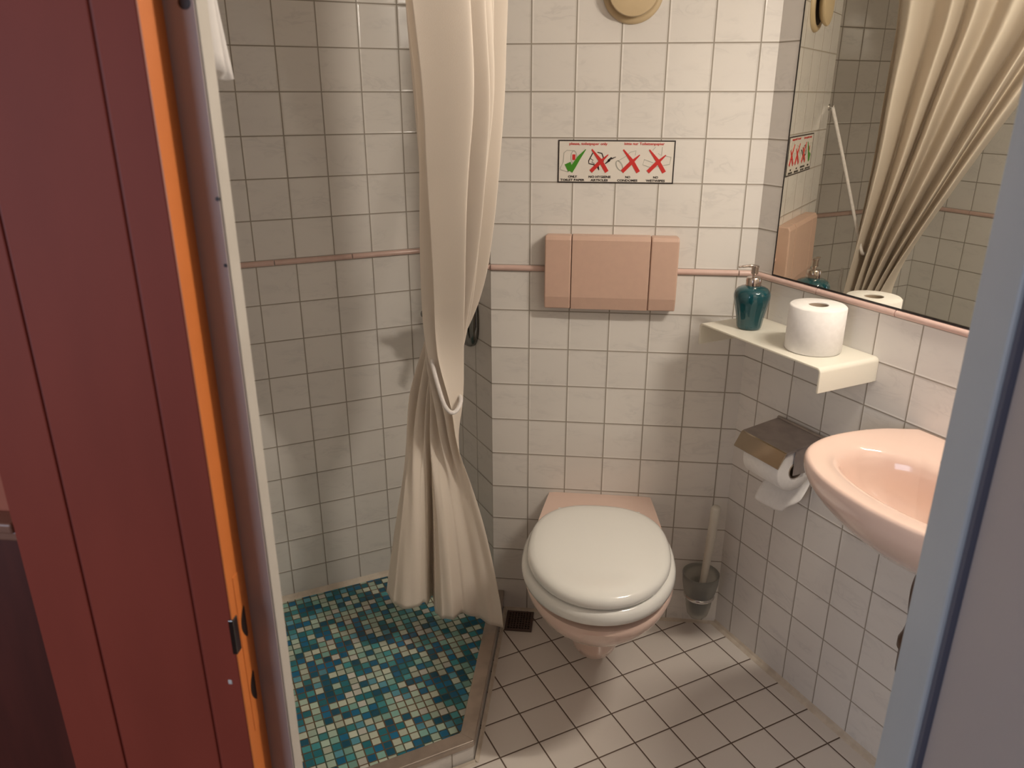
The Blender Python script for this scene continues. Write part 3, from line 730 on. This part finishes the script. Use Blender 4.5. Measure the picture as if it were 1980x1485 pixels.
# loose sheet: leaves the back of the roll, swings forward, torn aslant at its end
tv, tf = [], []
NS, NU = 16, 20
for j in range(NU+1):
    for i in range(NS+1):
        s = i/NS; q = j/NU
        z_ = hz-(hz-5.04)*q-0.05*math.sin(s*3)*q
        o_ = ho-hr-0.01+0.46*sstep_(0.25, 1.0, q)+0.05*math.sin(s*4+q*2)*q
        sl = 1.70-0.02*q; sr = 2.80-0.36*sstep_(0.62, 1.0, q)
        ss = sl+(sr-sl)*s
        if s > 0.8: o_ -= 0.10*(s-0.8)/0.2*sstep_(0.6, 1.0, q)
        tv.append(srz(ss, o_, z_))
for j in range(NU):
    for i in range(NS):
        a = j*(NS+1)+i; tf.append((a, a+1, a+NS+2, a+NS+1))
tl_ = mk('loose_end', (tv, tf), M_PAPER, rr0, smooth=True)
so = tl_.modifiers.new('t', 'SOLIDIFY'); so.thickness = 0.0008

# ------------------------------------------------------------------ wash basin
wb = thing('wash_basin', srz(6.7, 0.02, 6.0)); tag(wb, 'small pink oval washbasin fixed to the right wall', 'wash basin')
half = [(4.93, 0.02), (4.80, 0.25), (4.60, 0.62), (4.45, 1.15), (4.39, 1.70), (4.43, 2.15), (4.58, 2.60), (4.88, 2.95), (5.38, 3.25), (6.0, 3.43), (6.7, 3.50)]
def basin_outline():
    pts = [Vector((a, b, 0)) for a, b in half]
    sp2 = spline(pts, 5)
    mir_ = [Vector((13.4-p.x, p.y, 0)) for p in reversed(sp2[:-1])]
    return sp2+mir_
BO = basin_outline(); NB = len(BO)
def inset(k, z, cx=6.7, cy=1.75):
    """scaled copy of the outline"""
    return [(cx+(p.x-cx)*k, cy+(p.y-cy)*k if p.y > 0.05 or k >= 1 else cy+(p.y-cy)*k, z) for p in BO]
BC = (6.7, 1.86)
def bowlring(k, z, t_):
    """blend between the inset outline (t=0) and the bowl ellipse (t=1), same angular order"""
    out = []
    for p in BO:
        a = math.atan2((p.y-BC[1])/1.15, (p.x-BC[0])/1.95)
        ex, ey = BC[0]+1.78*math.cos(a)*k, BC[1]+0.97*math.sin(a)*k
        ix, iy = 6.7+(p.x-6.7)*0.965, 1.75+(p.y-1.75)*0.955
        out.append((ix+(ex-ix)*t_, iy+(ey-iy)*t_, z))
    return out
def sunk(k, z, cy=1.75): return [(6.7+(p.x-6.7)*k, cy+(p.y-cy)*k, z) for p in BO]
def back(r):     # keep the wall side flat against the wall
    return [srz(x, max(y, 0.015), z) for x, y, z in r]
rings = [sunk(0.06, 5.90, 1.05), sunk(0.13, 5.93, 1.1), sunk(0.14, 6.25, 1.15), sunk(0.24, 6.36, 1.25), sunk(0.42, 6.58, 1.35), sunk(0.58, 6.80, 1.5), sunk(0.75, 7.12, 1.65), sunk(0.88, 7.40, 1.72), sunk(0.955, 7.60, 1.75), sunk(0.985, 7.72, 1.75),
         sunk(0.995, 7.80, 1.75), sunk(1.0, 7.90, 1.75), sunk(0.995, 7.98, 1.75), sunk(0.98, 8.03, 1.75), bowlring(1, 8.035, 0.0), bowlring(1.03, 8.015, 0.25), bowlring(1.04, 7.99, 0.5), bowlring(1.05, 7.96, 0.72), bowlring(1.045, 7.92, 0.88), bowlring(1.02, 7.86, 0.97), bowlring(0.99, 7.76, 1), bowlring(0.955, 7.58, 1), bowlring(0.90, 7.32, 1), bowlring(0.82, 7.08, 1), bowlring(0.68, 6.88, 1), bowlring(0.48, 6.77, 1), bowlring(0.25, 6.73, 1), bowlring(0.10, 6.72, 1)]
mk('basin', loft([back(r) for r in rings]), M_PINK, wb, smooth=True)
mk('waste_plug', lathe(srz(6.7, 1.86, 6.72), [(0.3, 0), (0.3, 0.03), (0.22, 0.045), (0.05, 0.045)], 28), M_CHROME, wb, smooth=True, auto=40)
fa = thing('basin_tap', srz(6.7, 0.55, 7.95)); tag(fa, 'chrome mixer tap standing on the back ledge of the pink washbasin', 'tap')
fb = srz(6.7, 0.60, 8.0)
mk('tap_body', lathe(fb, [(0.26, 0), (0.25, 0.06), (0.19, 0.12), (0.19, 0.75), (0.16, 0.82), (0.03, 0.84)], 28), M_CHROME, fa, smooth=True, auto=40)
mk('spout', tube(spline([fb+Vector((0, 0, 0.4)), fb+NR*0.6+Vector((0, 0, 0.5)), fb+NR*1.15+Vector((0, 0, 0.4))], 6), 0.1, 14), M_CHROME, fa, smooth=True)
mk('lever', tube([fb+Vector((0, 0, 0.84)), fb+NR*0.25+Vector((0, 0, 0.98)), fb+NR*0.75+Vector((0, 0, 1.05))], [0.09, 0.08, 0.05], 12), M_CHROME, fa, smooth=True)
# drain pipe under the basin
pp = thing('drain_trap', srz(6.55, 0.6, 2.8)); tag(pp, 'brown metal drain pipe under the pink washbasin beside the door frame', 'pipe')
mk('pipe', tube(spline([srz(6.36, 1.05, 5.9), srz(6.30, 1.05, 5.4), srz(6.38, 1.05, 4.6)], 6), 0.16, 16), M_PIPE, pp, smooth=True)
mk('bottle_trap', lathe(srz(6.42, 1.05, 3.55), [(0.05, 0), (0.17, 0.02), (0.24, 0.10), (0.25, 0.5), (0.25, 0.60), (0.30, 0.68), (0.30, 0.84), (0.25, 0.98), (0.21, 1.2), (0.16, 1.38), (0.1, 1.42)], 26), M_PIPE, pp, smooth=True, auto=50)
mk('wall_pipe', tube([srz(6.5, 1.05, 4.65), srz(6.5, 0.05, 4.65)], 0.13, 14), M_PIPE, pp, smooth=True, auto=40)
mk('rosette', lathe((6.5, 0.01, 4.65), [(0.3, 0), (0.28, 0.06), (0.14, 0.08)], 24, 'y', fn=F), M_CHROME, pp, smooth=True, auto=40)

# ------------------------------------------------------------------ toilet brush set
bcx, bcy = 5.73, -0.62
bh = thing('brush_holder', (bcx, 0.0, 0.65)); tag(bh, 'frosted glass toilet brush cup in a chrome wall ring by the corner', 'brush holder')
mk('glass_cup', lathe((bcx, bcy, 0), [(0.05, 0.66), (0.20, 0.68), (0.28, 0.78), (0.33, 1.0), (0.36, 1.3), (0.42, 1.5), (0.47, 1.75), (0.49, 2.05), (0.46, 2.05), (0.44, 1.75), (0.385, 1.5), (0.325, 1.3), (0.295, 1.0), (0.25, 0.82), (0.18, 0.73), (0.04, 0.71)], 44), M_FROST, bh, smooth=True)
mk('ring', loft([[(bcx+(0.385+r_*math.cos(b2))*math.cos(a), bcy+(0.385+r_*math.cos(b2))*math.sin(a), 1.37+0.055*math.sin(b2)) for b2 in [2*math.pi*j/10 for j in range(10)] for r_ in (0.03,)] for a in [2*math.pi*i/44 for i in range(45)]], cap0=False, cap1=False), M_CHROME, bh, smooth=True)
mk('bracket', join(tube([(bcx, bcy+0.38, 1.37), (bcx, -0.02, 1.37)], 0.05, 12), lathe((bcx, 0, 1.37), [(0.2, -0.005), (0.18, -0.05), (0.06, -0.06)], 20, 'y')), M_CHROME, bh, smooth=True, auto=40)
tb = thing('toilet_brush', (bcx, bcy, 0.8)); tag(tb, 'toilet brush with an off-white handle leaning in the frosted cup', 'toilet brush')
mk('handle', tube([(bcx+0.03, bcy, 1.4), (bcx+0.08, bcy-0.02, 1.9), (bcx+0.15, bcy-0.03, 3.0), (bcx+0.21, bcy-0.04, 4.05), (bcx+0.215, bcy-0.04, 4.12)], [0.085, 0.095, 0.112, 0.132, 0.09], 18), M_WHITE, tb, smooth=True)
mk('bristle_head', lathe((bcx, bcy, 0.78), [(0.06, 0), (0.2, 0.03), (0.25, 0.2), (0.26, 0.55), (0.18, 0.72), (0.06, 0.78)], 26), M_BRIST, tb, smooth=True)

# ------------------------------------------------------------------ floor drain
dr = thing('floor_drain', (0.78, -0.58, 0)); tag(dr, 'small dark square drain grate in the floor beside the shower rim', 'drain')
dx0, dx1, dy0, dy1 = 0.42, 1.19, -1.0, -0.14
gb = []
for i in range(9):
    x = dx0+0.06+(dx1-dx0-0.12)*i/8; gb.append(box(x-0.016, x+0.016, dy0+0.05, dy1-0.05, 0.02, 0.045))
for i in range(9):
    y = dy0+0.06+(dy1-dy0-0.12)*i/8; gb.append(box(dx0+0.05, dx1-0.05, y-0.016, y+0.016, 0.018, 0.043))
mk('grate', join(*gb), M_DRAIN, dr)
mk('drain_frame', join(box(dx0, dx1, dy0, dy0+0.06, 0.0, 0.05), box(dx0, dx1, dy1-0.06, dy1, 0.0, 0.05), box(dx0, dx0+0.06, dy0+0.06, dy1-0.06, 0, 0.05), box(dx1-0.06, dx1, dy0+0.06, dy1-0.06, 0, 0.05)), M_DRAIN, dr, bevel=0.008)
mk('drain_well', box(dx0+0.05, dx1-0.05, dy0+0.05, dy1-0.05, 0.001, 0.006), M_MEDGE, dr)

# ------------------------------------------------------------------ shower mixer on the side wall
def G(t_, o, z): return Sdir*t_ + NR*o + Vector((0, 0, z))      # along the side wall, out of it, up
sm = thing('shower_mixer', G(1.35, 0.02, 7.7)); tag(sm, 'dark chrome shower mixer on the tiled wall half hidden behind the curtain', 'shower mixer')
def oval(k, o, n=36):
    return [G(1.35+0.62*k*math.cos(a), o, 8.55+0.86*k*math.copysign(abs(math.sin(a))**0.75, math.sin(a))) for a in [2*math.pi*i/n for i in range(n)]]
mk('wall_plate', loft([oval(1.0, 0.01), oval(1.0, 0.08), oval(0.94, 0.16), oval(0.7, 0.22), oval(0.3, 0.24)]), M_CHROMED, sm, smooth=True)
mk('body', lathe((1.35, 0, 8.55), [(0.36, 0.15), (0.34, 0.5), (0.30, 0.95), (0.2, 1.0), (0.05, 1.02)], 28, 'y', fn=G), M_CHROME, sm, smooth=True, auto=50)
mk('lever', tube([G(1.35, 0.85, 8.6), G(1.30, 1.1, 8.72), G(1.25, 1.38, 8.78)], [0.13, 0.11, 0.08], 12), M_CHROMED, sm, smooth=True)
mk('hose_outlet', tube([G(1.35, 0.6, 8.4), G(1.35, 0.75, 7.9), G(1.35, 0.9, 7.5)], [0.12, 0.12, 0.1], 12), M_CHROMED, sm, smooth=True)

# ------------------------------------------------------------------ shower curtain, rod, cord
RODZ = 20.5
keys = [  # z, back end, front end, fold depth
 (20.4, (0.05, -0.9), (0.0, -6.9), 0.50), (18.0, (0.06, -1.2), (-0.05, -6.4), 0.60), (16.0, (0.03, -1.4), (-0.10, -5.7), 0.70), (14.1, (-0.02, -1.35), (-0.14, -4.75), 0.70),
 (12.6, (-0.16, -1.35), (-0.34, -4.0), 0.64), (11.0, (-0.40, -1.25), (-0.52, -3.25), 0.60), (10.0, (-0.56, -1.15), (-0.64, -2.8), 0.56), (9.0, (-0.86, -1.1), (-0.74, -2.4), 0.50),
 (8.1, (-1.26, -1.1), (-0.68, -2.25), 0.42), (7.35, (-1.66, -1.1), (-0.50, -2.2), 0.32), (6.9, (-1.78, -1.2), (-0.52, -2.1), 0.26), (6.2, (-1.90, -1.4), (-0.56, -2.0), 0.24),
 (5.4, (-2.00, -1.7), (-0.38, -1.85), 0.28), (4.0, (-2.22, -2.0), (-0.02, -1.75), 0.38), (2.5, (-2.46, -2.15), (0.26, -1.7), 0.46), (0.95, (-2.66, -2.3), (0.50, -1.75), 0.50)]
def lerpkey(z):
    ks = keys
    for i in range(len(ks)-1):
        if ks[i][0] >= z >= ks[i+1][0]:
            t_ = (ks[i][0]-z)/(ks[i][0]-ks[i+1][0])
            g = lambda q: [ks[max(min(i+q, len(ks)-1), 0)]]
            def val(f):
                a, b, c, d = [f(ks[max(min(i+q, len(ks)-1), 0)]) for q in (-1, 0, 1, 2)]
                return 0.5*((2*b)+(c-a)*t_+(2*a-5*b+4*c-d)*t_*t_+(3*b-a-3*c+d)*t_**3) if 0 else b+(c-b)*t_
            return (val(lambda k: k[1][0]), val(lambda k: k[1][1])), (val(lambda k: k[2][0]), val(lambda k: k[2][1])), val(lambda k: k[3])
    k = ks[-1] if z < ks[-1][0] else ks[0]
    return k[1], k[2], k[3]
def sstep(a, b, x):
    t_ = max(0, min(1, (x-a)/(b-a))); return t_*t_*(3-2*t_)
def upper(u, z):
    ph_ = 0.25*math.sin(z*0.35)
    # stretched pleats: wide flat faces with tighter creases
    v = u+0.022*math.sin(2*math.pi*2.3*u+0.7)
    f = math.sin(2*math.pi*(6.0*v)+0.6+ph_)
    return f*(0.80+0.22*math.sin(9*u+1.3))+0.07*math.sin(2*math.pi*11*u+0.5*z)+0.05*math.sin(2*math.pi*3.1*u-0.9*z)
def lower(u, z):
    # two broad lobes with one sharp valley between them, then a flatter wing to the right
    ks = ((0, -0.2), (0.08, 0.7), (0.2, 1.0), (0.3, 0.85), (0.36, 0.1), (0.40, -1.3), (0.44, 0.2), (0.50, 0.85), (0.58, 0.9), (0.68, 0.15), (0.80, -0.2), (0.90, 0.0), (1.0, 0.15))
    f = ks[-1][1]
    for a, b in zip(ks, ks[1:]):
        if a[0] <= u <= b[0]:
            t_ = (u-a[0])/(b[0]-a[0]); f = a[1]+(b[1]-a[1])*t_*t_*(3-2*t_); break
    return f+0.04*math.sin(2*math.pi*7*u+0.8*z)
NUc, NZc = 340, 150
cv, cf = [], []
for j in range(NZc+1):
    q = j/NZc; zt_ = 20.25
    for i in range(NUc+1):
        u = i/NUc
        hem = 1.85-0.55*sstep(0.30, 0.42, u)-0.60*sstep(0.6, 1.0, u)-0.16*max(0, math.sin(math.pi*min(u/0.33, 1)))+0.05*math.sin(14*u)
        z = zt_+(hem-zt_)*q
        # averaged keys give smooth lines
        acc = [lerpkey(z+dz) for dz in (-0.5, -0.25, 0, 0.25, 0.5)]
        B_ = Vector((sum(a[0][0] for a in acc)/5, sum(a[0][1] for a in acc)/5, 0)); F_ = Vector((sum(a[1][0] for a in acc)/5, sum(a[1][1] for a in acc)/5, 0)); am = sum(a[2] for a in acc)/5
        w = sstep(7.4, 4.6, z) if z < 7.4 else 0.0
        d = (F_-B_).normalized()
        nn = Vector((d.y, -d.x, 0))
        # lower part faces the camera side
        nrm = nn if nn.y < 0 else -nn
        if abs(d.y) > 0.8: nrm = nn if nn.x < 0 else -nn
        nrm2 = Vector((d.y, -d.x, 0))
        if nrm2.x > 0 and d.y < -0.5: nrm2 = -nrm2
        f = upper(u, z)*(1-w)+lower(u, z)*w
        P = B_+(F_-B_)*u+nrm2*(am*f)
        cv.append((P.x, P.y, z))
for j in range(NZc):
    for i in range(NUc):
        a = j*(NUc+1)+i; cf.append((a, a+1, a+NUc+2, a+NUc+1))
cu = mk('shower_curtain', (cv, cf), M_CURT, smooth=True)
tag(cu, 'long cream fabric shower curtain gathered by a white cord', 'shower curtain')
so = cu.modifiers.new('t', 'SOLIDIFY'); so.thickness = 0.0007; so.offset = 0

rod = thing('curtain_rod', (0.0, -0.02, RODZ)); tag(rod, 'straight white curtain rod above the shower rim', 'curtain rod')
mk('tube', tube([(0.04, -0.03, RODZ), (0.0, -7.2, RODZ)], 0.12, 20), M_WHITE, rod, smooth=True, auto=40)
mk('wall_flange', lathe((0.04, 0, RODZ), [(0.28, -0.004), (0.26, -0.08), (0.14, -0.1)], 24, 'y'), M_WHITE, rod, smooth=True, auto=40)
mk('ceiling_hanger', tube([(0.0, -7.1, RODZ), (0.0, -7.1, HC)], 0.06, 12), M_WHITE, rod, smooth=True)
NR_ = 14
for i in range(NR_):
    y = -0.9-6.0*i/(NR_-1)
    rg = mk('curtain_ring', loft([[(0.03+(0.17+0.018*math.cos(b2))*math.cos(a), y+0.018*math.sin(b2), RODZ-0.03+(0.17+0.018*math.cos(b2))*math.sin(a)) for b2 in [2*math.pi*j/6 for j in range(6)]] for a in [2*math.pi*k/20 for k in range(21)]], cap0=False, cap1=False), M_WHITE, rod, smooth=True)

cordp = [(0.02, -0.1, 13.78), (-0.14, -0.55, 12.38), (-0.29, -0.99, 10.98), (-0.42, -1.38, 9.75), (-0.85, -1.45, 9.55), (-1.31, -1.5, 9.37), (-1.21, -1.9, 8.86), (-1.07, -2.25, 8.35), (-0.9, -2.5, 7.88), (-0.74, -2.6, 7.44), (-0.58, -2.6, 7.26), (-0.46, -2.45, 7.3), (-0.45, -2.1, 7.43), (-0.75, -1.5, 7.5), (-1.0, -0.9, 8.2), (-1.05, -0.85, 9.0)]
cord = mk('tieback_cord', tube(spline(cordp, 8), 0.05, 12), M_CORD, smooth=True)
tag(cord, 'thick white cord looped around the cream curtain', 'cord')
hk = mk('cord_hook', join(lathe((0.06, 0.0, 13.78), [(0.09, -0.002), (0.08, -0.03), (0.03, -0.04)], 16, 'y'), tube([(0.06, -0.03, 13.78), (0.03, -0.1, 13.76), (-0.02, -0.12, 13.84)], 0.02, 8)), M_CHROME, smooth=True, auto=40)
tag(hk, 'small chrome hook at the wall corner holding the curtain cord', 'hook')

# ------------------------------------------------------------------ towel behind the frame, upper left
tw = thing('towel', (-0.75, -12.6, 14.2)); tag(tw, 'white towel hanging in the top left corner beside the door frame', 'towel')
tv, tf = [], []
NT1, NT2 = 26, 30
for j in range(NT2+1):
    q = j/NT2
    for i in range(NT1+1):
        s = i/NT1
        y = -12.82+(0.36+0.66*q**1.3)*s
        x = -0.66+0.05*math.sin(s*11+q*1.5)*(0.4+q)
        z = 18.2-q*(3.98-0.12*s-0.08*math.sin(s*5))
        tv.append((x, y, z))
for j in range(NT2):
    for i in range(NT1):
        a = j*(NT1+1)+i; tf.append((a, a+1, a+NT1+2, a+NT1+1))
to = mk('cloth', (tv, tf), M_TOWEL, tw, smooth=True)
so = to.modifiers.new('t', 'SOLIDIFY'); so.thickness = 0.009
mk('hanging_loop', tube(spline([(-0.66, -12.66, 18.15), (-0.70, -12.62, 18.4), (-0.66, -12.58, 18.15)], 6), 0.02, 8), M_CORD, tw, smooth=True)
th_ = mk('towel_hook', join(lathe((-0.74, YF+0.5, 18.4), [(0.14, 0.0), (0.13, 0.05), (0.05, 0.06)], 18, 'y'), tube([(-0.74, YF+0.55, 18.4), (-0.74, YF+0.85, 18.38), (-0.74, YF+0.95, 18.5)], 0.04, 10)), M_CHROME, smooth=True, auto=40)
tag(th_, 'chrome wall hook behind the door frame holding the white towel', 'hook')

for o in bpy.data.objects:
    if '_o' in o: del o['_o']
